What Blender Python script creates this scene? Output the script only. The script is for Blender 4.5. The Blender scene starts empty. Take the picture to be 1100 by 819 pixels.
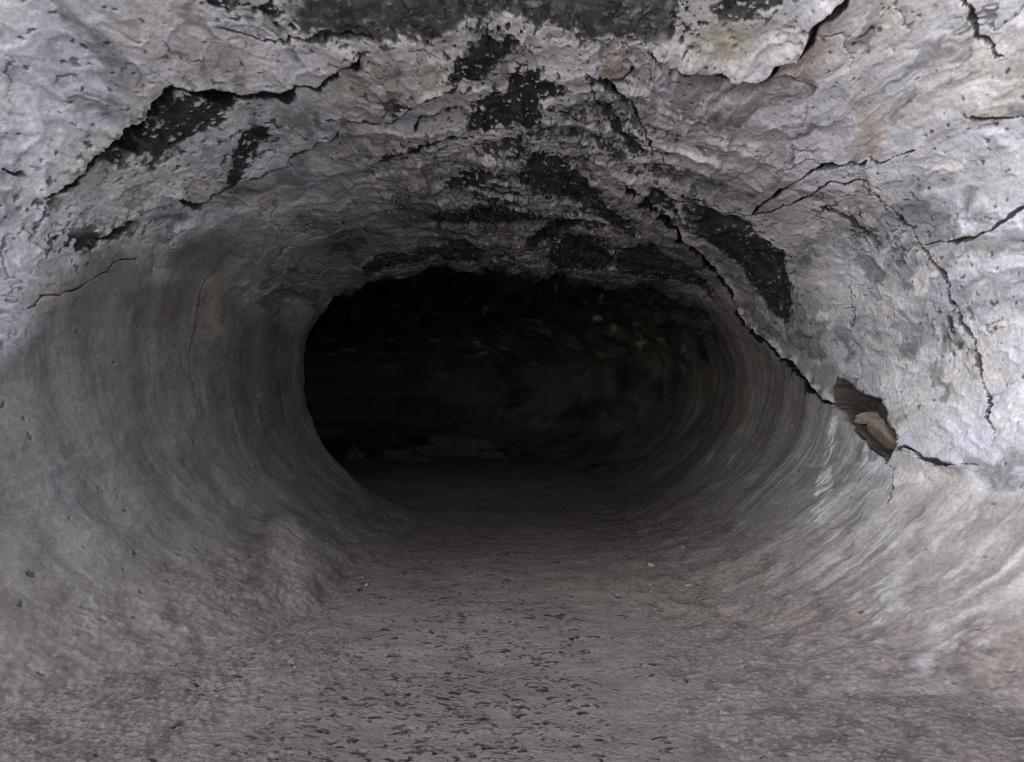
import bpy, math, random
import numpy as np

F32 = np.float32
RES = 1.0                       # mesh density factor
CAM_H = 1.45
FPX = 1100.0                    # focal length in pixels of a 1100 px wide frame
CX, CY = 550.0, 409.5
scene = bpy.context.scene
col = scene.collection
rng = np.random.default_rng(7)

# ------------------------------------------------------------------ noise
_perm = np.random.default_rng(3).permutation(256).astype(np.int32)
_perm = np.concatenate([_perm, _perm])
_ga = np.random.default_rng(4).uniform(0, 2 * math.pi, 256)
_gx, _gy = np.cos(_ga).astype(F32), np.sin(_ga).astype(F32)

def perlin(x, y, seed=0):
    x = np.asarray(x, F32) + F32(seed * 17.31); y = np.asarray(y, F32) + F32(seed * 9.77)
    x, y = np.broadcast_arrays(x, y)
    xf, yf = np.floor(x), np.floor(y)
    xi, yi = xf.astype(np.int32) & 255, yf.astype(np.int32) & 255
    fx, fy = x - xf, y - yf
    sx = fx * fx * fx * (fx * (fx * 6 - 15) + 10)
    sy = fy * fy * fy * (fy * (fy * 6 - 15) + 10)
    x1 = (xi + 1) & 255; y1 = (yi + 1) & 255
    py0, py1 = _perm[yi], _perm[y1]
    def g(ix, py, dx, dy):
        h = _perm[ix + py]
        return _gx[h] * dx + _gy[h] * dy
    a = g(xi, py0, fx, fy); b = g(x1, py0, fx - 1, fy)
    c = g(xi, py1, fx, fy - 1); d = g(x1, py1, fx - 1, fy - 1)
    ab = a + sx * (b - a); cd = c + sx * (d - c)
    return (ab + sy * (cd - ab)) * F32(1.5)

def fbm(x, y, octv=4, seed=0, gain=0.5):
    s = 0.0; a = 1.0; n = 0.0; f = 1.0
    for k in range(octv):
        s = s + F32(a) * perlin(x * F32(f), y * F32(f), seed + k * 3)
        n += a; a *= gain; f *= 2.03
    return s / F32(n) * F32(1.5)

def ridged(x, y, octv=3, seed=0):
    s = 0.0; a = 1.0; n = 0.0; f = 1.0
    for k in range(octv):
        s = s + F32(a) * (1 - np.abs(perlin(x * F32(f), y * F32(f), seed + k * 5)) * 2)
        n += a; a *= 0.5; f *= 2.1
    return s / F32(n)

def sst(a, b, x):
    t = np.clip((x - a) / (b - a), 0, 1)
    return t * t * (3 - 2 * t)

def mix(c, d, t):
    return c + (np.asarray(d, F32) - c) * t[..., None]

# ------------------------------------------------------------------ shape of the tube
C0 = np.array([0.10, 1.35])     # axis (x, z) of the tube
def px_profile(pts, y):
    return [((p[0] - CX) / FPX * y, CAM_H - (p[1] - CY) / FPX * y) for p in pts]

NA = 72
ANG = np.linspace(0, 2 * math.pi, NA, endpoint=False)
def to_polar(pts, c):
    """radius at NA angles (0 = down, then left, up, right) of a closed outline round c"""
    p = np.array(pts) - c
    th = np.mod(np.arctan2(-p[:, 0], -p[:, 1]), 2 * math.pi)
    r = np.hypot(p[:, 0], p[:, 1])
    o = np.argsort(th); th, r = th[o], r[o]
    th = np.concatenate([th - 2 * math.pi, th, th + 2 * math.pi]); r = np.tile(r, 3)
    v = np.interp(ANG, th, r)
    for _ in range(2):
        v = 0.25 * np.roll(v, 1) + 0.5 * v + 0.25 * np.roll(v, -1)
    return v

rim = px_profile([(550, 572), (515, 567), (480, 560), (450, 552), (420, 541), (388, 522), (358, 492), (339, 460), (329, 424), (325, 386), (332, 350), (352, 321), (390, 300), (440, 288),
                  (500, 284), (560, 289), (640, 296), (700, 301), (745, 312), (775, 338), (793, 376), (801, 412), (792, 455), (762, 494),
                  (726, 524), (692, 541), (660, 552), (630, 560), (590, 567)], 11.0)
near = px_profile([(550, 762), (440, 752), (330, 737), (264, 722), (198, 701), (130, 670), (62, 625), (0, 562), (-42, 480), (-60, 410), (-66, 310), (-34, 180), (60, 60), (200, -20),
                   (350, -62), (550, -78), (750, -62), (900, -25), (1040, 60), (1130, 170), (1166, 300), (1162, 410), (1142, 480),
                   (1100, 562), (1036, 626), (970, 670), (902, 701), (836, 722), (770, 737), (660, 752)], 5.0)
rN, rR = to_polar(near, C0), to_polar(rim, C0)
left = np.clip(np.sin(ANG), 0, 1); up_ = np.clip(-np.cos(ANG), 0, 1); right = np.clip(-np.sin(ANG), 0, 1)
mid = 0.47 * rN + 0.53 * rR
KY = np.array([1.6, 2.1, 2.6, 3.3, 4.1, 5.0, 8.0, 10.0, 11.0, 11.35, 12.2, 14.5, 18.0, 22.0, 25.5, 27.0, 27.6])
fw = sst(math.radians(35), math.radians(80), np.minimum(ANG, 2 * math.pi - ANG))
def flare(k, add=0): return rN * (1 + (k - 1) * fw) + add * fw  # unseen mouth widened like a trumpet to let in more light
KR = np.stack([flare(6, 2), flare(4.4), flare(3.2), flare(2.15), flare(1.46), flare(1.13), mid, rN * 0.17 + rR * 0.83, rR, rR * 1.01 + 0.05 * left,
               rR * (1.05 + 0.10 * left + 0.05 * up_), rR * (1.08 + .30 * left + .10 * up_), rR * (1.12 + .3 * left + 0.1 * up_),
               rR * 1.15, rR * 1.0, rR * 0.6, rR * 0.0005])
KCX = np.array([0.1, 0.1, 0.1, 0.1, 0.1, 0.1, 0.1, 0.1, 0.1, 0.1, 0.1, 0.0, -0.6, -2.6, -6.2, -8.5, -9.2])

def smooth_interp(y, K, V):
    """monotone-ish cubic through the control rows"""
    y = np.clip(np.asarray(y, float), K[0], K[-1] - 1e-6)
    i = np.clip(np.searchsorted(K, y, side='right') - 1, 0, len(K) - 2)
    d = (V[1:] - V[:-1]) / (K[1:] - K[:-1]).reshape((-1,) + (1,) * (V.ndim - 1))
    m = np.zeros_like(V); m[1:-1] = 0.5 * (d[1:] + d[:-1]); m[0] = d[0]; m[-1] = d[-1]
    h = (K[1:] - K[:-1])[i]; t = (y - K[i]) / h
    sh = t.shape + (1,) * (V.ndim - 1)
    t = t.reshape(sh); h = h.reshape(sh)
    return ((1 + 2 * t) * (1 - t) ** 2 * V[i] + t * (1 - t) ** 2 * h * m[i] + t * t * (3 - 2 * t) * V[i + 1] + t * t * (t - 1) * h * m[i + 1])

def radius_rows(y, th):
    rows = smooth_interp(y, KY, KR)                       # (n, NA)
    f = np.mod(th, 2 * math.pi) / (2 * math.pi) * NA
    i = np.floor(f).astype(int) % NA; t = f - np.floor(f)
    a, b, c, d = rows[:, (i - 1) % NA], rows[:, i], rows[:, (i + 1) % NA], rows[:, (i + 2) % NA]
    return b + 0.5 * t * (c - a + t * (2 * a - 5 * b + 4 * c - d + t * (3 * (b - c) + d - a)))

RU = 2.6
KV = 0.45                       # texture and distance metric is stretched along the flow direction

def arc_v(y):
    return np.asarray(y, float)

def on_wall(pts):
    """pixel -> (u, v*KV) on the undisplaced wall, by marching the sight line to its first hit"""
    out = []
    ys = np.linspace(2.4, 20, 2200)
    for (px, py) in pts:
        x = (px - CX) / FPX * ys - C0[0]; z = CAM_H - (py - CY) / FPX * ys - C0[1]
        th = np.mod(np.arctan2(-x, -z), 2 * math.pi); r = np.hypot(x, z)
        f = th / (2 * math.pi) * NA; i = np.floor(f).astype(int) % NA; t = f - np.floor(f)
        rows = ROWS_Y
        rt = rows[np.arange(len(ys)), i] * (1 - t) + rows[np.arange(len(ys)), (i + 1) % NA] * t
        hit = np.nonzero(r >= rt)[0]
        k = hit[0] if len(hit) else len(ys) - 1
        out.append((th[k] * RU, ys[k] * KV))
    return np.array(out)
ROWS_Y = smooth_interp(np.linspace(2.4, 20, 2200), KY, KR)

# grid lines
def ncols(a, b, n): return np.linspace(a, b, int(n * RES), endpoint=False)
D = math.radians
TH = np.concatenate([ncols(0, D(35), 30), ncols(D(35), D(325), 2250), ncols(D(325), D(360), 30), [2 * math.pi]])
YY = np.concatenate([np.linspace(1.6, 4.0, int(70 * RES), endpoint=False),
                     np.exp(np.linspace(math.log(4.0), math.log(11.4), int(640 * RES), endpoint=False)),
                     np.exp(np.linspace(math.log(11.4), math.log(27.59), int(230 * RES)))])
NR, NC = len(YY), len(TH)
U = (TH * RU).astype(F32); V = (YY * KV).astype(F32)
U2 = np.broadcast_to(U[None, :], (NR, NC)); V2 = np.broadcast_to(V[:, None], (NR, NC))
Rr = radius_rows(YY, TH).astype(F32); Rr[-1] = 0
cxr = smooth_interp(YY, KY, KCX).astype(F32)
P = np.empty((NR, NC, 3), F32)
P[..., 0] = cxr[:, None] - np.sin(TH)[None, :] * Rr
P[..., 1] = YY[:, None]
P[..., 2] = C0[1] - np.cos(TH)[None, :] * Rr
def grid_normals(P):
    du = np.gradient(P, axis=1); dv = np.gradient(P, axis=0)
    n = np.cross(du, dv); n /= np.maximum(np.linalg.norm(n, axis=2, keepdims=True), 1e-9)
    return n
NRM = grid_normals(P)
toc = np.stack([cxr[:, None] - P[..., 0], np.zeros((NR, NC), F32), C0[1] - P[..., 2]], -1)
if (NRM * toc).sum() < 0: NRM = -NRM
del toc
DY = np.broadcast_to(YY.astype(F32)[:, None], (NR, NC))
HZ = P[..., 2].copy()

# warped surface coordinates: break up every traced line
wx = fbm(U2 * 1.3, V2 * 1.3, 4, 11) * F32(0.09) + fbm(U2 * 9, V2 * 9, 3, 12) * F32(0.022)
wy = fbm(U2 * 1.3, V2 * 1.3, 4, 13) * F32(0.09) + fbm(U2 * 9, V2 * 9, 3, 14) * F32(0.022)
wxf = fbm(U2 * 7, V2 * 7, 4, 15) * F32(0.030); wyf = fbm(U2 * 7, V2 * 7, 4, 16) * F32(0.030)
WU, WV = U2 + wxf, V2 + wyf

def box_slice(pts, m):
    c0, c1 = np.searchsorted(U, [pts[:, 0].min() - m, pts[:, 0].max() + m])
    r0, r1 = np.searchsorted(V, [pts[:, 1].min() - m, pts[:, 1].max() + m])
    return slice(r0, max(r1, r0 + 1)), slice(c0, max(c1, c0 + 1))

def line_dist(pts, m, sharp=1.0):
    """distance and signed side of the (warped) surface to a traced line, and position along it"""
    s = box_slice(pts, m)
    x, y = U2[s] + F32(sharp) * wxf[s], V2[s] + F32(sharp) * wyf[s]
    best = np.full(x.shape, 1e9, F32); side = np.zeros(x.shape, F32); along = np.zeros(x.shape, F32)
    seg = np.diff(pts, axis=0); L = np.hypot(seg[:, 0], seg[:, 1]); tot = L.sum(); acc = 0
    for k in range(len(seg)):
        a = pts[k].astype(F32); d = seg[k].astype(F32); l2 = max(float(L[k] ** 2), 1e-9)
        ex, ey = x - a[0], y - a[1]
        t = np.clip((ex * d[0] + ey * d[1]) / F32(l2), 0, 1)
        dist = np.hypot(ex - t * d[0], ey - t * d[1])
        b = dist < best
        best = np.where(b, dist, best)
        side = np.where(b, np.sign(ex * d[1] - ey * d[0]), side)
        along = np.where(b, (acc + t * F32(L[k])) / F32(tot), along)
        acc += L[k]
    return s, best, side, along

def poly_sdf(pts, m):
    s = box_slice(pts, m)
    x, y = WU[s], WV[s]
    best = np.full(x.shape, 1e9, F32); ins = np.zeros(x.shape, bool)
    n = len(pts)
    for k in range(n):
        a = pts[k].astype(F32); b_ = pts[(k + 1) % n].astype(F32); d = b_ - a
        ex, ey = x - a[0], y - a[1]
        t = np.clip((ex * d[0] + ey * d[1]) / max(float(d @ d), 1e-9), 0, 1)
        best = np.minimum(best, np.hypot(ex - t * d[0], ey - t * d[1]))
        c = ((a[1] > y) != (b_[1] > y)) & (x < d[0] * (y - a[1]) / (d[1] if abs(d[1]) > 1e-9 else 1e-9) + a[0])
        ins ^= c
    return s, np.where(ins, -best, best)

# ------------------------------------------------------------------ zones
def bound_theta(pix):
    q = on_wall(pix); o = np.argsort(q[:, 1])
    return np.interp(V, q[o, 1], q[o, 0]).astype(F32)[:, None]
bl = bound_theta([(2, 330), (30, 318), (88, 305), (145, 277), (215, 262), (268, 290), (318, 345)])
br = bound_theta([(1095, 497), (1051, 499), (952, 492), (900, 433), (841, 384), (794, 338), (783, 326)])
zn = fbm(U2 * 1.8, V2 * 1.8, 5, 21) * F32(0.38)
du_up = np.minimum(U2 - bl, br - U2) + zn
UP = sst(-0.26, 0.30, du_up).astype(F32)            # 1 on the crusted ceiling, 0 on the smooth lower walls
RIGHT0 = sst(0.0, 1.0, (P[..., 0] - cxr[:, None] - 0.2) / 1.5).astype(F32)
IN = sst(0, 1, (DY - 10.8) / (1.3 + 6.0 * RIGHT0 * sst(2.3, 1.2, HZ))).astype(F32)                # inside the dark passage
RIGHT = sst(0.0, 1.0, (P[..., 0] + 0.3) / 2.0).astype(F32)
HIGH = sst(1.4, 2.6, HZ).astype(F32)
# low bank next to the floor
bank = sst(0.62, 0.10, HZ + fbm(U2 * 3, V2 * 3, 4, 22) * F32(0.15)).astype(F32)

# ------------------------------------------------------------------ relief
H = np.zeros((NR, NC), F32)
su, sv = U2 + wx * 2.2, V2 + wy * 2.2
big = fbm(su * 1.1, sv * 1.1, 3, 31)
scal = ridged(su * 3.6 + sv * 1.2, sv * 4.6 - su * 0.8, 4, 32)
drip = fbm(su * 13, sv * 9, 4, 33)
H += UP * (big * F32(0.05) + (scal - 0.45) * F32(0.020) + drip * F32(0.007))
strk = fbm(U2 * 0.5 + wx * 2, V2 * 6.0 + wy * 1.6, 4, 34)               # rings running round the lower walls
strk2 = fbm(U2 * 1.8 + wx * 3, V2 * 22.0 + wy * 5, 4, 35)
LOW = (1 - UP)
c0 = fbm(U2 * 3.5 + wx * 3, V2 * 5 + wy * 3, 4, 39)
arch = ridged(U2 * 0.9 + wx * 3, V2 * 5.5 + wy * 4, 3, 40)
H += UP * (arch - .4) * F32(.045) * sst(5.6, 7.2, DY) * sst(2.6, 1.4, np.abs(U2 - 8.35))
H += LOW * (strk * (F32(0.005) + F32(.010) * RIGHT) + strk2 * F32(0.0012) + big * F32(0.04) + drip * F32(0.003) + c0 * F32(.008))
grain = fbm(U2 * 16, V2 * 22, 3, 36)
PX, PY = P[..., 0], P[..., 1]
bgr = fbm(PX * 30, PY * 22, 3, 103)
H += bank * LOW * (bgr * F32(.0045) + fbm(PX * 5, PY * 4, 3, 37) * F32(0.013))
H += IN * (ridged(su * 1.2, sv * 1.6, 4, 38) * F32(0.22) * HIGH)

# ------------------------------------------------------------------ base colours (linear albedo)
def C(r, g, b): return np.array([r, g, b], F32)
A = np.empty((NR, NC, 3), F32)
c1 = fbm(su * 1.7, sv * 1.7, 5, 41); c2 = fbm(su * 4.0 + 3, sv * 2.8, 5, 42); c3 = fbm(su * 9.0, sv * 7.0, 4, 43)
c4 = fbm(su * 2.4, sv * 1.5, 5, 44)
ceil = np.broadcast_to(C(0.74, 0.73, 0.825), A.shape).copy()
ceil = mix(ceil, C(0.40, 0.395, 0.455), sst(0.0, 0.55, c1 + 0.4 * c3))
ceil = mix(ceil, C(0.69, 0.63, 0.56), sst(0.05, 0.55, c4) * F32(0.6))
ceil = mix(ceil, C(0.85, 0.83, 0.85), sst(0.16, 0.6, c2 + 0.35 * c3) * F32(0.9))
ceil = mix(ceil, C(0.26, 0.255, 0.275), sst(0.22, 0.6, -c2 + 0.5 * c3) * F32(0.75))
# light falloff painted in: ceiling darkens toward the mouth of the dark passage
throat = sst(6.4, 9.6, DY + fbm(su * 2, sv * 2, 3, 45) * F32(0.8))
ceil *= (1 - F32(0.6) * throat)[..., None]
# dark bands in the relief hollows of the vault over the opening
vault = sst(6.2, 7.4, DY) * sst(1.75, 0.9, np.abs(U2 - 8.35 - .25))
st = -(arch - .35) * F32(.9) + 0.3 * fbm(U2 * 1.3 + wx * 3, V2 * 6.0 + wy * 3, 4, 52) + 0.5 * fbm(U2 * 13, V2 * 28, 3, 53)
ceil = mix(ceil, C(0.035, 0.035, 0.037), sst(0.11, 0.24, st) * vault * F32(.9))
ceil = mix(ceil, C(0.75, 0.74, 0.74), sst(0.34, 0.46, fbm(U2 * 12, V2 * 26, 3, 54) + .25 * c2) * vault * F32(.6))
low = np.broadcast_to(C(0.33, 0.316, 0.318), A.shape).copy()
low = mix(low, C(0.40, 0.39, 0.415), sst(-.1, 0.6, strk + 0.5 * c2))
low = mix(low, C(0.25, 0.236, 0.233), sst(-.05, 0.8, -strk - 0.5 * c0) * F32(.8))
low = mix(low, C(0.42, 0.37, 0.34), sst(0.1, 0.7, fbm(U2 * 0.5 + 4, V2 * 6.0, 4, 46)) * F32(0.35))
low = mix(low, C(0.62, 0.60, 0.60), sst(0.20, 0.6, strk2 * 0.6 + strk * 0.5 + 0.3 * c3 + RIGHT * 0.16) * F32(0.45) * (0.25 + 0.75 * RIGHT))
strk3 = fbm(U2 * 0.45 + wx * 1.5, V2 * 34.0 + wy * 4, 4, 55); s3m = sst(-.2, .4, fbm(U2 * .6, V2 * 4.0, 3, 56)) * (F32(.25) + F32(.75) * RIGHT)
low = mix(low, C(0.66, 0.64, 0.65), sst(.12, .5, strk3) * s3m * F32(.55))
low = mix(low, C(0.19, 0.175, 0.17), sst(.12, .5, -strk3) * s3m * F32(.5))
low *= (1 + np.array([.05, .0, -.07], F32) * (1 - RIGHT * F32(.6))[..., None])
low *= (F32(.68) + F32(0.50) * RIGHT * sst(8.5, 4.8, DY))[..., None]  # light reaching the near right wall painted as a paler tone
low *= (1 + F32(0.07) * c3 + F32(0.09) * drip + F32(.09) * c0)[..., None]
low *= (1 - F32(.45) * sst(6.5, 10.5, DY))[..., None]  # fading light into the cave painted on the lower walls
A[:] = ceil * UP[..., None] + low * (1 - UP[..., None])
A *= (1 + F32(0.16) * drip * UP + F32(0.10) * (scal - 0.45) * UP)[..., None]
def soil_colour(X, Y, gr, edge):
    c = np.broadcast_to(C(.262, .219, .198), X.shape + (3,)).copy()
    c = mix(c, C(.205, .173, .157), sst(-.1, .5, fbm(X * 2.0, Y * 1.4, 4, 106)) * F32(.6))
    c *= (1 + gr * (F32(.06) + edge * F32(.22)))[..., None]
    c = mix(c, C(.115, .094, .085), edge * sst(.0, .5, fbm(X * 7, Y * 5, 4, 107)) * F32(.6))
    c = mix(c, C(.36, .325, .30), edge * sst(.50, .66, fbm(X * 30, Y * 24, 2, 108)) * F32(.6))
    return c * (1 - F32(.62) * sst(4.5, 10.0, Y) + F32(.30) * sst(11, 15, Y))[..., None]  # soil darkens with depth: fading light painted in
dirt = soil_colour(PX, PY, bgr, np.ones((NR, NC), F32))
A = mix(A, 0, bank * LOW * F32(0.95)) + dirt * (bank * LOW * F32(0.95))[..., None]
lpit = sst(.86, .92, fbm(U2 * 12, V2 * 22, 2, 58)) * (1 - UP) * (1 - IN); A *= (1 - F32(.55) * lpit)[..., None]; H -= lpit * F32(.008)
ldot = sst(.66, .72, fbm(U2 * 19, V2 * 34, 2, 59)) * (1 - UP) * (1 - IN); A *= (1 + F32(.0) * ldot)[..., None]
fine = 1 - sst(0.012, 0.05, np.abs(fbm(su * 3.1, sv * 3.1, 5, 48)))      # hairline flakes
fmask = sst(0.0, 0.35, fbm(U2 * 1.5, V2 * 1.5, 3, 49)) * UP * (1 - IN)
A *= (1 - F32(0.6) * fine * fmask)[..., None]; H -= fine * fmask * F32(0.012)
pit = sst(0.71, 0.84, fbm(U2 * 22, V2 * 38, 2, 50) + 0.25 * c1) * UP * (1 - IN)
A *= (1 - F32(0.7) * pit)[..., None]; H -= pit * F32(0.01)
# passage rock darkened in colour to imitate fading light, with pale veins
dim_rock = np.broadcast_to(C(0.058, 0.058, 0.057), A.shape).copy()
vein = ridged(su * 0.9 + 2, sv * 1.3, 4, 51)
dim_rock = mix(dim_rock, C(0.42, 0.418, 0.41), sst(0.72, 0.92, vein) * F32(0.8) * HIGH)
dim_rock = mix(dim_rock, C(0.085, 0.083, 0.082), sst(2.6, 1.3, HZ + 0.5 * c1 + .3 * c2))
dim_rock *= (1 + F32(.9) * np.clip(c1 + .5 * c2, -.8, 1.2) + F32(.25) * strk)[..., None]
dim_rock = mix(dim_rock, C(0.30, 0.295, 0.285), sst(0.70, 0.92, ridged(su * 0.7 + 5, sv * 1.6, 4, 57)) * F32(.35))
A = A * (1 - IN)[..., None] + dim_rock * IN[..., None]

# ------------------------------------------------------------------ black crust patches
def patch(pix, dark=0.030, edge=0.045, white=0.5, rough=1.0, recess=0.008, tint=(1, 1, 1.06), dens=1.0):
    global A, H
    q = on_wall(pix)
    s, d = poly_sdf(q, 0.35)
    n = fbm(U2[s] * 13, V2[s] * 26, 4, 61) * F32(0.038 * rough) + fbm(U2[s] * 4, V2[s] * 4, 3, 62) * F32(0.035 * rough)
    e = d + n
    m = sst(edge * 0.25, -edge * 0.25, e)
    chips = sst(0.30, 0.42, fbm(U2[s] * 18, V2[s] * 36, 3, 63) + 0.25 * fbm(U2[s] * 5, V2[s] * 5, 2, 64) - 0.10 + np.clip(-e * 0.8, -.3, 0.35) * -1)
    m = m * (1 - chips * F32(0.85 * dens))
    spk = sst(0.36, 0.46, fbm(U2[s] * 15, V2[s] * 30, 3, 65) - np.clip(e, 0, 1) * 2.2 + 0.12) * sst(0.22, 0.0, e)
    m = np.maximum(m, spk * F32(0.9) * sst(-0.02, 0.02, e))
    w = sst(0.14, 0.0, e) * sst(-0.30, 0.25, fbm(U2[s] * 7, V2[s] * 14, 3, 66)) * F32(white)
    A[s] = mix(A[s], C(0.82, 0.81, 0.82), w * (1 - 0.5 * throat[s]))
    dk = C(*tint) * F32(dark)
    dcol = np.broadcast_to(dk, A[s].shape) * (1.1 + F32(0.8) * drip[s] + F32(1.3) * np.clip(c3[s] + .1, 0, 2) + F32(.8) * np.clip(c2[s], 0, 1))[..., None]
    A[s] = A[s] * (1 - m[..., None]) + dcol * m[..., None]
    H[s] -= m * F32(recess)

patch([(101,175),(135,145),(158,124),(188,106),(229,101),(256,103),(246,118),(229,135),(209,148),(188,158),(175,178),(161,183),(158,165),(135,175),(111,173)], white=.55)
patch([(235,202),(239,188),(252,161),(269,141),(296,135),(286,148),(279,161),(262,178),(249,195)], white=.3, rough=.7)
patch([(47,214),(60,206),(72,214),(70,224),(50,222)], rough=.6)
patch([(62,256),(90,240),(110,250),(124,252),(140,238),(150,240),(130,262),(90,268)], rough=1.7, dens=1.2, white=.7)
patch([(130,210),(150,200),(158,214),(140,224)], rough=1.6, white=.8)
patch([(300,-40),(305,22),(320,34),(365,37),(405,44),(415,34),(456,50),(476,37),(506,20),(553,17),(580,27),(607,37),(634,44),(658,39),(685,44),(715,57),(722,50),(728,34),(722,-40)],
      dark=.085, white=.55, rough=.9, recess=.012, tint=(1.0,.97,1.04), dens=.35)
patch([(218,-10),(232,8),(246,12),(250,-10)], rough=1.4, white=.9)
patch([(280,-10),(284,20),(296,24),(300,-10)], rough=1.6, white=.9)
patch([(494,64),(510,50),(533,40),(560,37),(557,54),(533,71),(510,87),(493,91),(483,81)], white=.2, rough=.8)
patch([(553,76),(580,74),(597,91),(614,98),(600,104),(580,104),(584,124),(590,141),(567,135),(547,135),(526,138),(503,140),(500,128),(510,111),(526,101),(543,94)], white=.25)
patch([(634,101),(651,114),(668,135),(688,148),(695,165),(678,161),(658,138),(641,121)], white=.15, rough=.6)
patch([(626,81),(644,87),(676,111),(672,116),(644,94),(628,86)], white=.1, rough=.4)
patch([(630,145),(650,148),(676,168),(668,172),(646,160)], white=.1, rough=.6, dark=.05)
patch([(402,175),(415,161),(442,155),(476,148),(499,146),(476,156),(442,165),(415,172)], white=.2, rough=.6)
patch([(479,195),(499,185),(526,183),(540,188),(523,195),(499,202),(483,202)], white=.15, rough=.8)
patch([(553,188),(574,158),(597,168),(614,182),(634,202),(658,222),(678,239),(685,256),(661,242),(634,225),(600,212),(574,205)], white=.25, rough=1.2)
patch([(455,232),(516,220),(553,220),(590,232),(553,236),(510,240),(470,241)], white=.1, rough=.7)
patch([(560,262),(580,242),(607,229),(630,242),(600,249),(577,262)], white=.0, rough=.7)
patch([(584,275),(621,252),(651,256),(662,278),(640,290),(600,288)], white=.0, rough=.7)
patch([(466,265),(500,255),(525,272),(510,281),(475,278)], white=.0, rough=.7)
patch([(388,288),(400,276),(430,270),(465,268),(470,276),(420,286),(392,297)], white=.0, rough=.6)
patch([(405,105),(420,102),(438,108),(430,116),(412,116)], white=.2, rough=1.0)
patch([(660,262),(700,262),(745,292),(770,330),(750,312),(700,296),(665,290)], white=.1, rough=.7)
patch([(730,217),(757,224),(777,234),(804,238),(816,254),(838,268),(848,304),(853,337),(846,352),(831,337),(814,318),(803,300),(786,278),(765,268),(745,250),(735,240)],
      white=.8, rough=.8, dens=.8)
patch([(690,205),(706,206),(726,222),(744,246),(738,250),(716,236),(698,222)], white=.5, rough=.8)
patch([(752,-10),(842,-10),(838,8),(800,24),(768,20)], dark=.05, white=.4, rough=1.2)
patch([(728,20),(742,26),(748,52),(738,50)], dark=.06, white=.5, rough=.9)
patch([(880,224),(892,224),(925,246),(938,258),(922,252),(898,236)], white=.4, rough=1.0, dark=.06)
patch([(1022,342),(1028,340),(1030,376),(1024,378)], white=.4, rough=.5, dark=.07)
patch([(360,66),(378,54),(392,58),(372,76)], white=.2, rough=.8, dark=.06)

# pale runs, tan stains, and the painted shadow under the flap
def stain_or_shade(pix, colr, amt=.6, soft=.06, rough=1.0, runs=False):
    q = on_wall(pix)
    s, d = poly_sdf(q, 0.3)
    e = d + fbm(U2[s] * 6, V2[s] * 6, 4, 71) * F32(.08 * rough)
    k_ = sst(-.25, .45, fbm(U2[s] * 2.5, V2[s] * 34 + wy[s] * 14, 4, 72)) if runs else 1
    A[s] = mix(A[s], C(*colr), sst(soft, -soft, e) * F32(amt) * k_)
stain_or_shade([(1024,345),(1034,350),(1046,400),(1048,450),(1036,452),(1026,390)], (.75,.74,.75), .8, .03)
stain_or_shade([(876,560),(880,500),(890,445),(899,445),(894,500),(884,566)], (.66,.65,.64), .9, .02, .6, True)
for xx, yy0, yy1, cc_, aa in [(935, 470, 640, (.42, .41, .40), .7), (948, 560, 700, (.55, .53, .51), .8), (1000, 520, 760, (.46, .45, .47), .8), (1030, 530, 720, (.60, .58, .60), .8),
                              (985, 540, 720, (.16, .14, .13), .7), (920, 480, 600, (.14, .13, .13), .6), (1065, 520, 700, (.58, .55, .55), .7), (865, 420, 520, (.33, .33, .33), .6), (845, 560, 640, (.33, .32, .31), .5)]:
    stain_or_shade([(xx, yy0), (xx + 14, yy0), (xx + 12, (yy0 + yy1) / 2), (xx - 6, yy1), (xx - 22, yy1), (xx - 6, (yy0 + yy1) / 2)], cc_, aa, .03, .8, True)
for xx, yy0, yy1, cc_, aa in [(55, 330, 560, (.30, .29, .31), .5), (110, 350, 600, (.31, .30, .31), .6), (150, 330, 520, (.14, .135, .14), .5), (185, 360, 600, (.30, .28, .27), .5), (20, 380, 620, (.33, .31, .31), .6), (85, 560, 680, (.36, .34, .33), .7)]:
    stain_or_shade([(xx - 12, yy0), (xx + 12, yy0), (xx + 20, (yy0 + yy1) / 2), (xx + 50, yy1), (xx + 24, yy1), (xx - 6, (yy0 + yy1) / 2)], cc_, aa, .05, 1.0, True)
stain_or_shade([(952,640),(962,560),(972,500),(984,505),(974,570),(960,650)], (.52,.50,.48), .5, .03)
stain_or_shade([(890,330),(899,328),(902,350),(893,356)], (.8,.78,.76), .7, .02)
stain_or_shade([(920,90),(935,110),(945,160),(930,166),(922,130)], (.56,.47,.38), .7, .05)
stain_or_shade([(850,60),(885,30),(900,0),(925,0),(905,40),(870,90),(830,100)], (.40,.31,.24), .55, .12)  # soft brown shadow under the flap edge, painted in
stain_or_shade([(30,320),(42,300),(60,300),(56,318),(40,328)], (.42,.35,.27), .55, .05)
stain_or_shade([(225,300),(234,305),(238,360),(226,372),(218,340)], (.40,.33,.26), .6, .05)
stain_or_shade([(56,362),(64,362),(64,370),(58,372)], (.8,.8,.82), .9, .01, .4)
stain_or_shade([(60,188),(120,176),(180,184),(160,230),(110,258),(70,240)], (.66,.65,.66), .55, .08, 1.6)
stain_or_shade([(788,430),(806,425),(806,445),(788,462)], (.16,.11,.08), .7, .05)
stain_or_shade([(640,62),(668,48),(680,80),(652,84)], (.50,.43,.36), .8, .03)
stain_or_shade([(370,60),(440,60),(470,80),(400,110),(360,100)], (.46,.40,.31), .45, .1)
stain_or_shade([(985,520),(1030,510),(1020,640),(970,690)], (.50,.45,.41), .3, .10)
stain_or_shade([(800,60),(820,30),(780,25),(752,50),(770,70)], (.5,.47,.36), .6, .06)
stain_or_shade([(140,100),(200,60),(260,50),(300,80),(200,92)], (.55,.47,.40), .45, .1)

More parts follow.
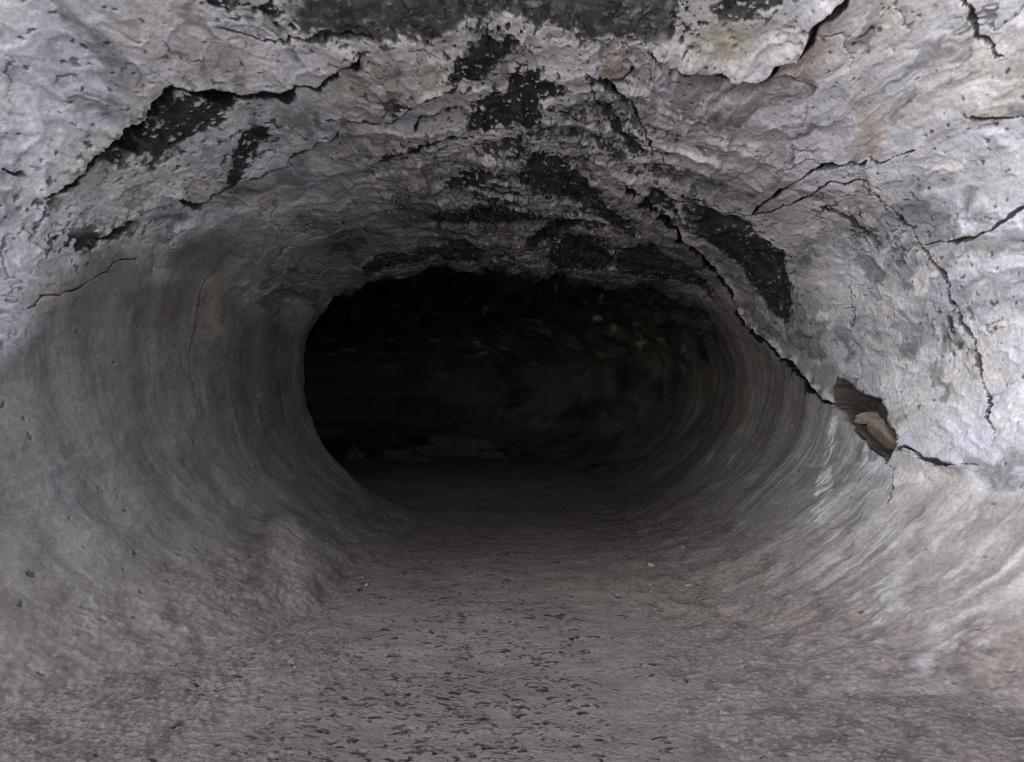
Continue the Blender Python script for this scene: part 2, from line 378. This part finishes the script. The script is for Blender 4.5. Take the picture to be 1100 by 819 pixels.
# ------------------------------------------------------------------ cracks, ledges and slabs
def crack(pix, w=0.012, depth=0.06, step=0.0, reach=0.35, dark=0.85, taper=True, warp=1.0, lip=0.0):
    """step > 0 lifts the right-hand side of the traced direction, < 0 the other"""
    global A, H
    q = on_wall(pix)
    s, d, side, al = line_dist(q, reach if step else 0.12, warp)
    lipside = (side if step >= 0 else -side)
    if step: d = np.where(lipside > 0, d * F32(1.6), d * F32(.42))  # painted shadow gap reaches wider on the low side of the edge
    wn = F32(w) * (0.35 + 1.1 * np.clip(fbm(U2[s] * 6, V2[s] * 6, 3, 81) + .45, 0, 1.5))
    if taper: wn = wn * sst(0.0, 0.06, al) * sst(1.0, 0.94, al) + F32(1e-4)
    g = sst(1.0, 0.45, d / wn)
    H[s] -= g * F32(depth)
    A[s] *= (1 - sst(1.35, .95, d / wn) * F32(dark))[..., None]  # groove shade painted into the albedo
    if lip:
        lm = np.where(lipside > 0, sst(.17, .03, d) * sst(-.3, .3, fbm(U2[s] * 9, V2[s] * 9, 3, 82)), 0) * sst(0, .05, al)
        A[s] = mix(A[s], C(.80, .78, .79), lm * F32(lip) * sst(.95, 1.35, d / wn))
    if step:
        sg = lipside
        H[s] += np.where(sg > 0, np.exp(-(d / F32(reach * .33)) ** 2), 0) * F32(abs(step)) * sst(0, .08, al) * sst(1, .92, al)

C1 = [(45,215),(56,205),(79,193),(89,183),(97,172),(118,155),(140,138),(150,131),(156,118),(168,108),(187,97),(205,101),(229,99),(249,99),(259,103),(279,99),(299,98),(316,91),(336,89),(353,79),(370,66),(388,54)]
C3 = [(668,190),(681,205),(701,222),(722,239),(735,257),(750,270),(767,290),(780,310),(794,330),(807,351),(827,367),(841,384),(852,390),(864,404),(885,430),(900,433)]
C4 = [(720,208),(735,217),(757,219),(777,229),(804,232),(828,227),(841,219),(865,212),(878,202),(895,193),(908,195),(918,192),(935,195),(945,212),(962,232),(979,252),(996,272),(1009,290),(1023,307),(1031,331),(1036,347),(1046,368),(1051,394),(1061,421),(1066,455),(1073,479)]
C10 = [(912,-14),(905,0),(898,10),(875,30),(868,50),(858,62),(834,67),(828,81),(817,87),(804,81),(784,77),(754,74),(737,79),(722,70),(700,58)]
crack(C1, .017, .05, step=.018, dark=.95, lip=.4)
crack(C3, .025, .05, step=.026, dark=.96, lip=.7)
crack(C4, .0085, .03, dark=.88, lip=.0)
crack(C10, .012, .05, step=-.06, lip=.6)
crack([(901,438),(915,453),(922,468),(938,485),(952,497)], .009, .03)
crack([(804,232),(841,202),(861,192),(875,182),(888,177),(905,178),(922,177),(932,168)], .010, .05)
crack([(932,168),(945,172),(965,168),(985,160)], .007, .03)
crack([(985,264),(1046,257),(1070,242),(1105,222)], .006, .025)
crack([(1016,-10),(1021,0),(1029,13),(1046,30),(1056,44),(1063,57),(1076,64)], .006, .025)
crack([(1040,127),(1046,126),(1066,124),(1083,129),(1104,127)], .006, .02)
crack([(957,482),(979,485),(996,495),(1009,500),(1029,499),(1053,499)], .008, .04, step=-.02)
crack([(952,495),(958,520),(956,545)], .005, .02)
crack([(100,258),(124,252),(145,236),(168,219),(188,210),(209,217),(232,205),(249,195),(290,180),(340,158),(370,141)], .010, .05, step=.02)
crack([(229,30),(262,40),(289,50),(313,44),(343,42),(370,32),(405,45)], .008, .04)
crack([(345,131),(365,131),(395,134),(429,123),(449,101),(493,88)], .010, .05, step=.02)
crack([(442,141),(454,126),(486,118),(503,111)], .012, .05)
crack([(402,176),(442,158),(480,148),(500,145)], .010, .05, step=.02)
crack([(655,92),(664,88),(676,80),(680,70)], .008, .04)
crack([(626,80),(644,88),(676,112),(690,130),(700,160),(720,180)], .010, .05)
crack([(580,112),(600,124),(620,130),(630,128)], .008, .03)
crack([(0,178),(12,188),(30,189)], .010, .04)
crack([(150,275),(124,287),(104,299),(88,307),(61,314),(40,321),(24,334)], .004, .02)
crack([(242,283),(222,300),(215,324),(212,357),(202,381),(208,418),(215,438)], .005, .012, warp=.4, dark=.5)
crack([(285,345),(296,371),(300,411),(306,445),(320,479),(343,510),(363,526)], .007, .012, warp=.1, dark=.35)
crack([(305,345),(312,380),(316,420),(326,455),(346,490),(372,518)], .007, .012, warp=.1, dark=.35)
crack([(388,300),(420,288),(470,280),(520,286),(560,291),(610,290),(660,296),(720,300),(760,320)], .012, .06)
crack([(912,300),(915,320),(917,352)], .006, .02)

# the broken-out pocket on the right
q = on_wall([(901,432),(899,416),(903,408),(912,416),(925,425),(944,432),(950,452),(957,472),(951,490),(935,476),(921,457),(908,442)])
s, d = poly_sdf(q, .2)
m = sst(.012, -.012, d)
H[s] = H[s] * (1 - m) - m * (F32(.17) + F32(.05) * fbm(U2[s] * 7, V2[s] * 9, 3, 83))
A[s] = mix(A[s], C(.060, .050, .044), sst(.040, .012, d))  # shade inside the pocket painted as dark brown
A[s] *= (1 + m * F32(.5) * c3[s])[..., None]
# rounded hump at the foot of the left wall
qh = on_wall([(284,572),(306,560),(338,572),(358,598),(350,628),(322,642),(292,636),(278,606)])
s, d = poly_sdf(qh, .5)
bump = sst(.26, -.14, d)
H[s] += bump * F32(.075)
m = sst(.06, -.14, d + fbm(U2[s] * 6, V2[s] * 6, 4, 91) * F32(.07))
A[s] = mix(A[s], C(.21, .185, .17), m * F32(.5))
HUMP = np.zeros((NR, NC), bool); HUMP[s] = d < 0.02
stain_or_shade([(262,575),(285,560),(284,650),(268,640)], (.09, .075, .07), .75, .08, 1.5)

stain_or_shade([(288,572),(315,560),(330,600),(322,640),(296,632),(284,600)], (.33, .295, .27), .6, .08, 1.2)
# ------------------------------------------------------------------ slabs bounded by cracks are things of their own
def region(pix):
    q = on_wall(pix); s, d = poly_sdf(q, .05)
    m = np.zeros((NR, NC), bool); m[s] = d < 0
    return m
SLAB = region(C3 + [(898,404),(912,414),(925,424),(945,431),(951,452),(960,474),(979,485),(996,495),(1009,500),(1051,499),(1073,479)] + C4[::-1])
FLAP = region([(912,-14),(905,0),(898,10),(875,30),(868,50),(858,62),(834,67),(828,81),(817,87),(804,81),(784,77),(754,74),(737,79),(722,70),(726,40),(722,-14)])

P = P + NRM * H[..., None]
A = np.clip(A, 0.004, 0.9)

# ------------------------------------------------------------------ materials
def rock_material(name, spec=0.28, rough=0.72, bump=0.36, sc=1.0):
    m = bpy.data.materials.new(name); m.use_nodes = True
    nt = m.node_tree; n = nt.nodes; l = nt.links
    bs = n['Principled BSDF']
    at = n.new('ShaderNodeAttribute'); at.attribute_name = 'albedo'
    tc = n.new('ShaderNodeTexCoord')
    def noise(scale, det, r=.6):
        t = n.new('ShaderNodeTexNoise'); t.inputs['Scale'].default_value = scale; t.inputs['Detail'].default_value = det
        t.inputs['Roughness'].default_value = r; l.new(tc.outputs['Object'], t.inputs['Vector']); return t
    f = noise(38 * sc, 8, .7)
    mr = n.new('ShaderNodeMapRange'); mr.inputs[1].default_value = .25; mr.inputs[2].default_value = .75
    mr.inputs[3].default_value = .66; mr.inputs[4].default_value = 1.34
    l.new(f.outputs['Fac'], mr.inputs[0])
    mx = n.new('ShaderNodeMix'); mx.data_type = 'RGBA'; mx.blend_type = 'MULTIPLY'; mx.inputs[0].default_value = 1
    l.new(at.outputs['Color'], mx.inputs[6]); l.new(mr.outputs[0], mx.inputs[7])
    fl = noise(75 * sc, 5, .75)
    def step_(lo, hi, src):
        q = n.new('ShaderNodeMapRange'); q.interpolation_type = 'SMOOTHSTEP'; q.inputs[1].default_value = lo; q.inputs[2].default_value = hi
        l.new(src, q.inputs[0]); return q
    def math_(op, a, b):
        q = n.new('ShaderNodeMath'); q.operation = op; l.new(a, q.inputs[0])
        if isinstance(b, float): q.inputs[1].default_value = b
        else: l.new(b, q.inputs[1])
        return q.outputs[0]
    light = math_('MULTIPLY', step_(.60, .68, fl.outputs['Fac']).outputs[0], at.outputs['Alpha'])
    darkf = math_('MULTIPLY', step_(.41, .34, fl.outputs['Fac']).outputs[0], at.outputs['Alpha'])
    def flecks(src, fac, amt, mode, colr):
        q = n.new('ShaderNodeMix'); q.data_type = 'RGBA'; q.blend_type = mode
        l.new(math_('MULTIPLY', fac, amt), q.inputs[0]); l.new(src, q.inputs[6]); q.inputs[7].default_value = (*colr, 1); return q.outputs[2]
    cc = flecks(mx.outputs[2], light, .55, 'SCREEN', (.45, .45, .46))
    cc = flecks(cc, darkf, .6, 'MULTIPLY', (.22, .21, .23))
    l.new(cc, bs.inputs['Base Color'])
    b1 = n.new('ShaderNodeBump'); b1.inputs['Strength'].default_value = bump; b1.inputs['Distance'].default_value = .012
    l.new(f.outputs['Fac'], b1.inputs['Height'])
    f2 = noise(150 * sc, 4, .6)
    b2 = n.new('ShaderNodeBump'); b2.inputs['Strength'].default_value = bump * .8; b2.inputs['Distance'].default_value = .004
    l.new(f2.outputs['Fac'], b2.inputs['Height']); l.new(b1.outputs[0], b2.inputs['Normal'])
    l.new(b2.outputs[0], bs.inputs['Normal'])
    bs.inputs['Roughness'].default_value = rough
    bs.inputs['Specular IOR Level'].default_value = spec
    return m
M_ROCK = rock_material('lava_rock')
M_SOIL = rock_material('cave_soil', spec=.12, rough=.9, bump=.6, sc=1.4)

def simple_rock(name, colr, sc=6.0):
    m = bpy.data.materials.new(name); m.use_nodes = True
    nt = m.node_tree; n = nt.nodes; l = nt.links; bs = n['Principled BSDF']
    tc = n.new('ShaderNodeTexCoord'); t = n.new('ShaderNodeTexNoise')
    t.inputs['Scale'].default_value = sc; t.inputs['Detail'].default_value = 9; t.inputs['Roughness'].default_value = .65
    l.new(tc.outputs['Object'], t.inputs['Vector'])
    cr = n.new('ShaderNodeValToRGB'); e = cr.color_ramp.elements
    e[0].position = .3; e[0].color = (*[c * .55 for c in colr], 1); e[1].position = .72; e[1].color = (*[c * 1.35 for c in colr], 1)
    l.new(t.outputs['Fac'], cr.inputs[0]); l.new(cr.outputs[0], bs.inputs['Base Color'])
    b = n.new('ShaderNodeBump'); b.inputs['Distance'].default_value = .02; b.inputs['Strength'].default_value = .6
    l.new(t.outputs['Fac'], b.inputs['Height']); l.new(b.outputs[0], bs.inputs['Normal'])
    bs.inputs['Roughness'].default_value = .85; bs.inputs['Specular IOR Level'].default_value = .2
    return m

# ------------------------------------------------------------------ meshes out of the grid
def mesh_from(name, verts, quads, mat, colors=None):
    me = bpy.data.meshes.new(name)
    me.vertices.add(len(verts)); me.vertices.foreach_set('co', np.ascontiguousarray(verts, F32).ravel())
    nq = len(quads)
    me.loops.add(nq * 4); me.loops.foreach_set('vertex_index', np.ascontiguousarray(quads, np.int32).ravel())
    me.polygons.add(nq); me.polygons.foreach_set('loop_start', np.arange(0, nq * 4, 4, dtype=np.int32))
    me.update(calc_edges=True)
    me.polygons.foreach_set('use_smooth', np.ones(nq, bool))
    if colors is not None:
        ca = me.color_attributes.new('albedo', 'FLOAT_COLOR', 'POINT')
        c4_ = np.ones((len(verts), 4), F32); c4_[:, :colors.shape[1]] = colors
        ca.data.foreach_set('color', c4_.ravel())
    me.materials.append(mat)
    o = bpy.data.objects.new(name, me); col.objects.link(o)
    return o

idx = np.arange(NR * NC, dtype=np.int32).reshape(NR, NC)
Q = np.stack([idx[:-1, :-1], idx[1:, :-1], idx[1:, 1:], idx[:-1, 1:]], -1)
def facemask(m): return m[:-1, :-1]
PV = P.reshape(-1, 3)
AV = np.concatenate([A, (0.22 + 0.78 * UP * (1 - 0.8 * IN))[..., None]], -1).reshape(-1, 4).astype(F32)
def emit(name, fm):
    q = Q[fm]
    used = np.unique(q)
    remap = np.zeros(NR * NC, np.int32); remap[used] = np.arange(len(used), dtype=np.int32)
    return mesh_from(name, PV[used], remap[q], M_ROCK, AV[used])

def tag(o, label=None, cat=None, group=None, kind=None):
    for k, v in (('label', label), ('category', cat), ('group', group), ('kind', kind)):
        if v: o[k] = v
    return o

fm_slab, fm_flap, fm_hump = facemask(SLAB), facemask(FLAP), facemask(HUMP)
free = ~(fm_slab | fm_flap | fm_hump)
inn = facemask(np.broadcast_to(DY > 11.3, (NR, NC)))
bl2 = facemask(np.broadcast_to(U2 < bl, (NR, NC))); br2 = facemask(np.broadcast_to(U2 > br, (NR, NC)))
tag(emit('ceiling', free & ~inn & ~bl2 & ~br2), 'pale crusted lava tube ceiling with black patches and long cracks', kind='structure')
tag(emit('wall_left', free & ~inn & bl2), 'smooth grey streaked left wall curving down to the floor', kind='structure')
tag(emit('wall_right', free & ~inn & br2), 'grey right wall with pale vertical runs below the crack', kind='structure')
tag(emit('passage_wall', free & inn), 'dark walls of the inner passage beyond the opening', kind='structure')
tag(emit('rock_slab', fm_slab), 'big grey slab of wall lining framed by cracks on the right', 'rock slab')
tag(emit('rock_flap', fm_flap), 'overhanging pale flap of crust with a ragged lip at the top right', 'rock flap')
tag(emit('rock_hump', fm_hump), 'rounded pale rock hump at the foot of the left wall', 'rock hump')

# ------------------------------------------------------------------ floor
fx = np.linspace(-2.3, 2.2, int(980 * RES)).astype(F32)
fy = np.concatenate([np.linspace(0.8, 3.6, int(30 * RES), endpoint=False), 1 / np.linspace(1 / 3.6, 1 / 26.5, int(760 * RES))]).astype(F32)
nfx, nfy = len(fx), len(fy)
FX, FY = np.meshgrid(fx, fy)
# far part follows the bend of the passage
shift = np.interp(fy, KY, KCX - 0.1).astype(F32)[:, None]
widen = (1 + 0.9 * sst(11, 16, fy))[:, None]
FXw = FX * widen + shift
fz = fbm(FXw * .8, FY * .6, 3, 101) * F32(.03) + fbm(FXw * 5, FY * 4, 4, 102) * F32(.012)
gr = fbm(FXw * 30, FY * 22, 3, 103)
edge = sst(.55, 1.15, np.abs(FXw + .1 - .0) + fbm(FXw * 2.2, FY * 1.2, 4, 104) * F32(.35)) * (1 - 0.5 * sst(9, 13, FY))
edge = np.clip(edge + .55 * sst(.2, 1.2, FXw + fbm(FXw * 1.5, FY, 3, 105) * F32(.4)), 0, 1)
fz += gr * (F32(.0012) + edge * F32(.006))
# the floor lifts a little into the banks
fz += np.clip(np.abs(FXw) - .5, 0, 1.2) * F32(.05) * sst(16, 11.5, FY)
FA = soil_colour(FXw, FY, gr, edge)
# crescent scuffs left by boots
for k in range(2500):
    y = 1 / rng.uniform(1 / 10.5, 1 / 3.55)
    x = np.clip(rng.normal(-.12, .62), -1.6, 1.25)
    dens = .92 if x < .45 else .25
    if rng.random() > dens: continue
    for j in range(rng.integers(1, 4)):
        r = min(.036, .0085 * math.exp(abs(rng.normal(0, .75)))); mdk = rng.uniform(.35, .85); cx = x + rng.normal(0, .05); cy = y + rng.normal(0, .05)
        i0, i1 = np.searchsorted(fx, [cx - r * 1.8, cx + r * 1.8]); j0, j1 = np.searchsorted(fy, [cy - r * 2, cy + r * 2])
        if i1 - i0 < 2 or j1 - j0 < 1 or FY[j0, 0] > 11: continue
        sl = (slice(j0, j1), slice(i0, i1))
        dx, dy = FX[sl] - cx, FY[sl] - cy
        a0 = rng.normal(0, .75); ca, sa = math.cos(a0), math.sin(a0)
        ux, uy = dx * ca + dy * sa, -dx * sa + dy * ca
        w = r * rng.uniform(.18, .5)
        bow = uy - (1 - (ux / r) ** 2) * r * rng.uniform(.2, .6)
        m = sst(1.0, .3, np.abs(bow) / (w * 1.6)) * sst(1.0, .7, np.abs(ux) / r)
        m2 = sst(1.0, .2, np.abs(bow - w * 2.2) / (w * 2)) * sst(1.0, .7, np.abs(ux) / r)
        fz[sl] += (-m * .004 + m2 * .002)
        FA[sl] *= (1 - m * F32(mdk))[..., None]  # shading of the print edges painted as darker soil
FP = np.stack([FXw, FY, fz], -1)
fi = np.arange(nfx * nfy, dtype=np.int32).reshape(nfy, nfx)
FQ = np.stack([fi[:-1, :-1], fi[:-1, 1:], fi[1:, 1:], fi[1:, :-1]], -1).reshape(-1, 4)
tag(mesh_from('cave_floor', FP.reshape(-1, 3), FQ, M_SOIL, np.concatenate([np.clip(FA, .008, .8), edge[..., None] * F32(.30)], -1).reshape(-1, 4)), 'dusty brown trampled cave floor', kind='structure')

# ------------------------------------------------------------------ loose rocks
def boulder(name, loc, size, seed, mat, sub=4, rot=0.0, amp=.34):
    import bmesh
    from mathutils import noise, Vector
    bm = bmesh.new(); bmesh.ops.create_icosphere(bm, subdivisions=sub, radius=1)
    rr = random.Random(seed)
    planes = [(Vector((rr.gauss(0, 1), rr.gauss(0, 1), rr.gauss(.25, 1))).normalized(), rr.uniform(.52, .85)) for _ in range(11)]
    off = Vector((seed * 3.1, seed * 1.7, seed * .9))
    for v in bm.verts:
        d = v.co.normalized()
        cell = noise.voronoi(d * 1.3 + off)[0]
        d0 = d.copy()
        k = 1 + amp * (noise.fractal(d * 1.1 + off, .9, 2.0, 4)) - .22 * cell[0] + .06 * noise.fractal(d * 5 + off, .8, 2, 3)
        d = d * k
        for pn, pd in planes:
            t = d.dot(pn) - pd
            if t > 0: d = d - pn * t * .96
        k = 1
        v.co = Vector((d.x * size[0] * k, d.y * size[1] * k, max(d.z * size[2] * k, -size[2] * .45)))
    me = bpy.data.meshes.new(name); bm.to_mesh(me); bm.free()
    for p in me.polygons: p.use_smooth = sub >= 4
    me.materials.append(mat)
    o = bpy.data.objects.new(name, me); o.location = loc; o.rotation_euler = (0, 0, rot); col.objects.link(o)
    return o
M_BOUL = simple_rock('boulder_rock', (.050, .049, .047), 3)
M_BLOCK = simple_rock('broken_rock', (.23, .19, .16), 22)
M_CHIP = simple_rock('stone_chip', (.33, .30, .28), 30)
tag(boulder('boulder', (-1.0, 20.0, .02), (1.0, .7, .50), 3, M_BOUL, 5), 'largest rounded boulder lying in the dark passage', 'boulder', 'boulders in the dark passage')
tag(boulder('boulder', (-2.15, 19.2, .0), (.62, .5, .40), 5, M_BOUL, 4, .6), 'low boulder to the left of the largest one in the dark', 'boulder', 'boulders in the dark passage')
tag(boulder('boulder', (-2.6, 21.2, .05), (1.1, .8, .62), 9, M_BOUL, 4, 1.2), 'broad boulder farthest back in the dark passage', 'boulder', 'boulders in the dark passage')

def surf_point(px, py):
    q = on_wall([(px, py)])[0]
    c = np.argmin(np.abs(U - q[0])); r = np.argmin(np.abs(V - q[1]))
    return P[r, c], NRM[r, c]
p, n = surf_point(920, 446)
tag(boulder('wedged_rock', (p + n * .03).tolist(), (.07, .16, .07), 17, M_BLOCK, 4, .9, .3), 'smaller brown stone jammed at the upper end of the pocket', 'rock')
p, n = surf_point(936, 463)
o = boulder('wedged_rock', (p + n * .05).tolist(), (.09, .30, .15), 12, M_BLOCK, 4, .3, .2)
o.rotation_euler = (.35, -.5, .1)
tag(o, 'larger tan broken rock wedged in the pocket at the end of the right crack', 'rock')

chips = [boulder('stone', (0, 0, 0), (1, .8, .55), sd_, M_CHIP, 2, 0, .25) for sd_ in (21, 22, 23, 24)]
spots = []
while len(spots) < 46:
    sx = rng.choice([-1, 1]); x = sx * rng.uniform(.75, 1.75); y = 1 / rng.uniform(1 / 8.5, 1 / 3.7)
    if abs(x) < .5 * y - .05: spots.append((x, y))
for k, (x, y) in enumerate(spots):
    o = chips[k] if k < 4 else chips[k % 4].copy()
    if k >= 4: col.objects.link(o)
    i = np.argmin(np.abs(fx - x)); j = np.argmin(np.abs(fy - y)); sc_ = float(np.clip(.011 * math.exp(abs(rng.normal(0, .6))), .01, .04))
    o.location = (x, y, float(fz[j, i]) + sc_ * .15); o.scale = (sc_,) * 3; o.rotation_euler = (rng.uniform(-.3, .3), rng.uniform(-.3, .3), rng.uniform(0, 6.28))
    tag(o, 'small loose stone lying in the dust where the floor meets the wall', 'stone', 'small loose stones along the floor edges')
for k, (x, y, z, a) in enumerate([(-.35, 19.4, .02, .30), (-1.7, 18.7, .0, .26), (.05, 20.3, .03, .22), (-2.9, 18.9, .02, .34)]):
    tag(boulder('boulder', (x, y, z), (a, a * .8, a * .7), 31 + k, M_BOUL, 4, k * 1.1), 'small angular rock beside the big boulders in the dark', 'boulder', 'small rocks in the dark passage')

# ------------------------------------------------------------------ unseen land behind the viewer, dropped steeply to let light onto the ceiling
gx = np.concatenate([np.linspace(-400, -30, 12, endpoint=False), np.linspace(-30, 30, 121), np.linspace(30, 400, 13)[1:]]).astype(F32)
gy = np.concatenate([np.linspace(-400, -30, 12, endpoint=False), np.linspace(-30, 30, 121), np.linspace(30, 400, 13)[1:]]).astype(F32)
GX, GY = np.meshgrid(gx, gy)
dist = np.hypot(GX, GY + 1.5) + fbm(GX * .15, GY * .15, 3, 111) * 2.5
gz = -.07 - .8 * sst(0.9, 3, GY) - np.clip(-1.2 - GY, 0, 40) * 1.0 + fbm(GX * .3, GY * .3, 4, 112) * .4 * sst(0, 4, -GY)
GP = np.stack([GX, GY, gz], -1).reshape(-1, 3)
gi = np.arange(GX.size, dtype=np.int32).reshape(GX.shape)
GQ = np.stack([gi[:-1, :-1], gi[:-1, 1:], gi[1:, 1:], gi[1:, :-1]], -1).reshape(-1, 4)
GA = np.broadcast_to(C(.50, .46, .42), GX.shape + (3,)) * (1 + .25 * fbm(GX * .6, GY * .6, 3, 113))[..., None]
tag(mesh_from('ground', GP, GQ, M_SOIL, GA.reshape(-1, 3)), 'unseen rocky slope outside the cave mouth, shaped to let light in', kind='structure')

# ------------------------------------------------------------------ light
SUN_EL, SUN_AZ = 9.0, 198.0       # azimuth from +Y toward +X: low hazy light from behind the viewer
w = bpy.data.worlds.new('World'); scene.world = w; w.use_nodes = True
nt = w.node_tree; bg = nt.nodes['Background']
sky = nt.nodes.new('ShaderNodeTexSky'); sky.sky_type = 'NISHITA'; sky.sun_disc = False
sky.dust_density = 0.4; sky.ozone_density = 4.0; sky.sun_elevation = math.radians(SUN_EL); sky.sun_rotation = math.radians(SUN_AZ)
nt.links.new(sky.outputs[0], bg.inputs[0]); bg.inputs[1].default_value = .15
sd = bpy.data.lights.new('sun', 'SUN'); sd.energy = 5.0; sd.angle = math.radians(93); sd.color = (1, .982, .98)
so = bpy.data.objects.new('sun', sd); col.objects.link(so)
from mathutils import Vector
_az, _el = math.radians(SUN_AZ), math.radians(SUN_EL)
so.rotation_euler = Vector((math.sin(_az) * math.cos(_el), math.cos(_az) * math.cos(_el), math.sin(_el))).to_track_quat('Z', 'Y').to_euler()

# ------------------------------------------------------------------ camera
cd = bpy.data.cameras.new('camera'); cd.sensor_width = 36; cd.lens = 36 * FPX / 1100
cd.clip_start = .05; cd.clip_end = 2000
co = bpy.data.objects.new('camera', cd); co.location = (0, 0, CAM_H); co.rotation_euler = (math.radians(90), 0, 0)
col.objects.link(co); scene.camera = co

scene.view_settings.view_transform = 'Standard'; scene.view_settings.look = 'None'; scene.view_settings.exposure = 0
scene.cycles.use_denoising = True; scene.cycles.filter_width = 1.0; scene.cycles.denoising_prefilter = 'NONE'
scene.cycles.use_adaptive_sampling = True; scene.cycles.adaptive_threshold = .02; scene.cycles.adaptive_min_samples = 24
scene.cycles.max_bounces = 6; scene.cycles.diffuse_bounces = 4; scene.cycles.glossy_bounces = 1
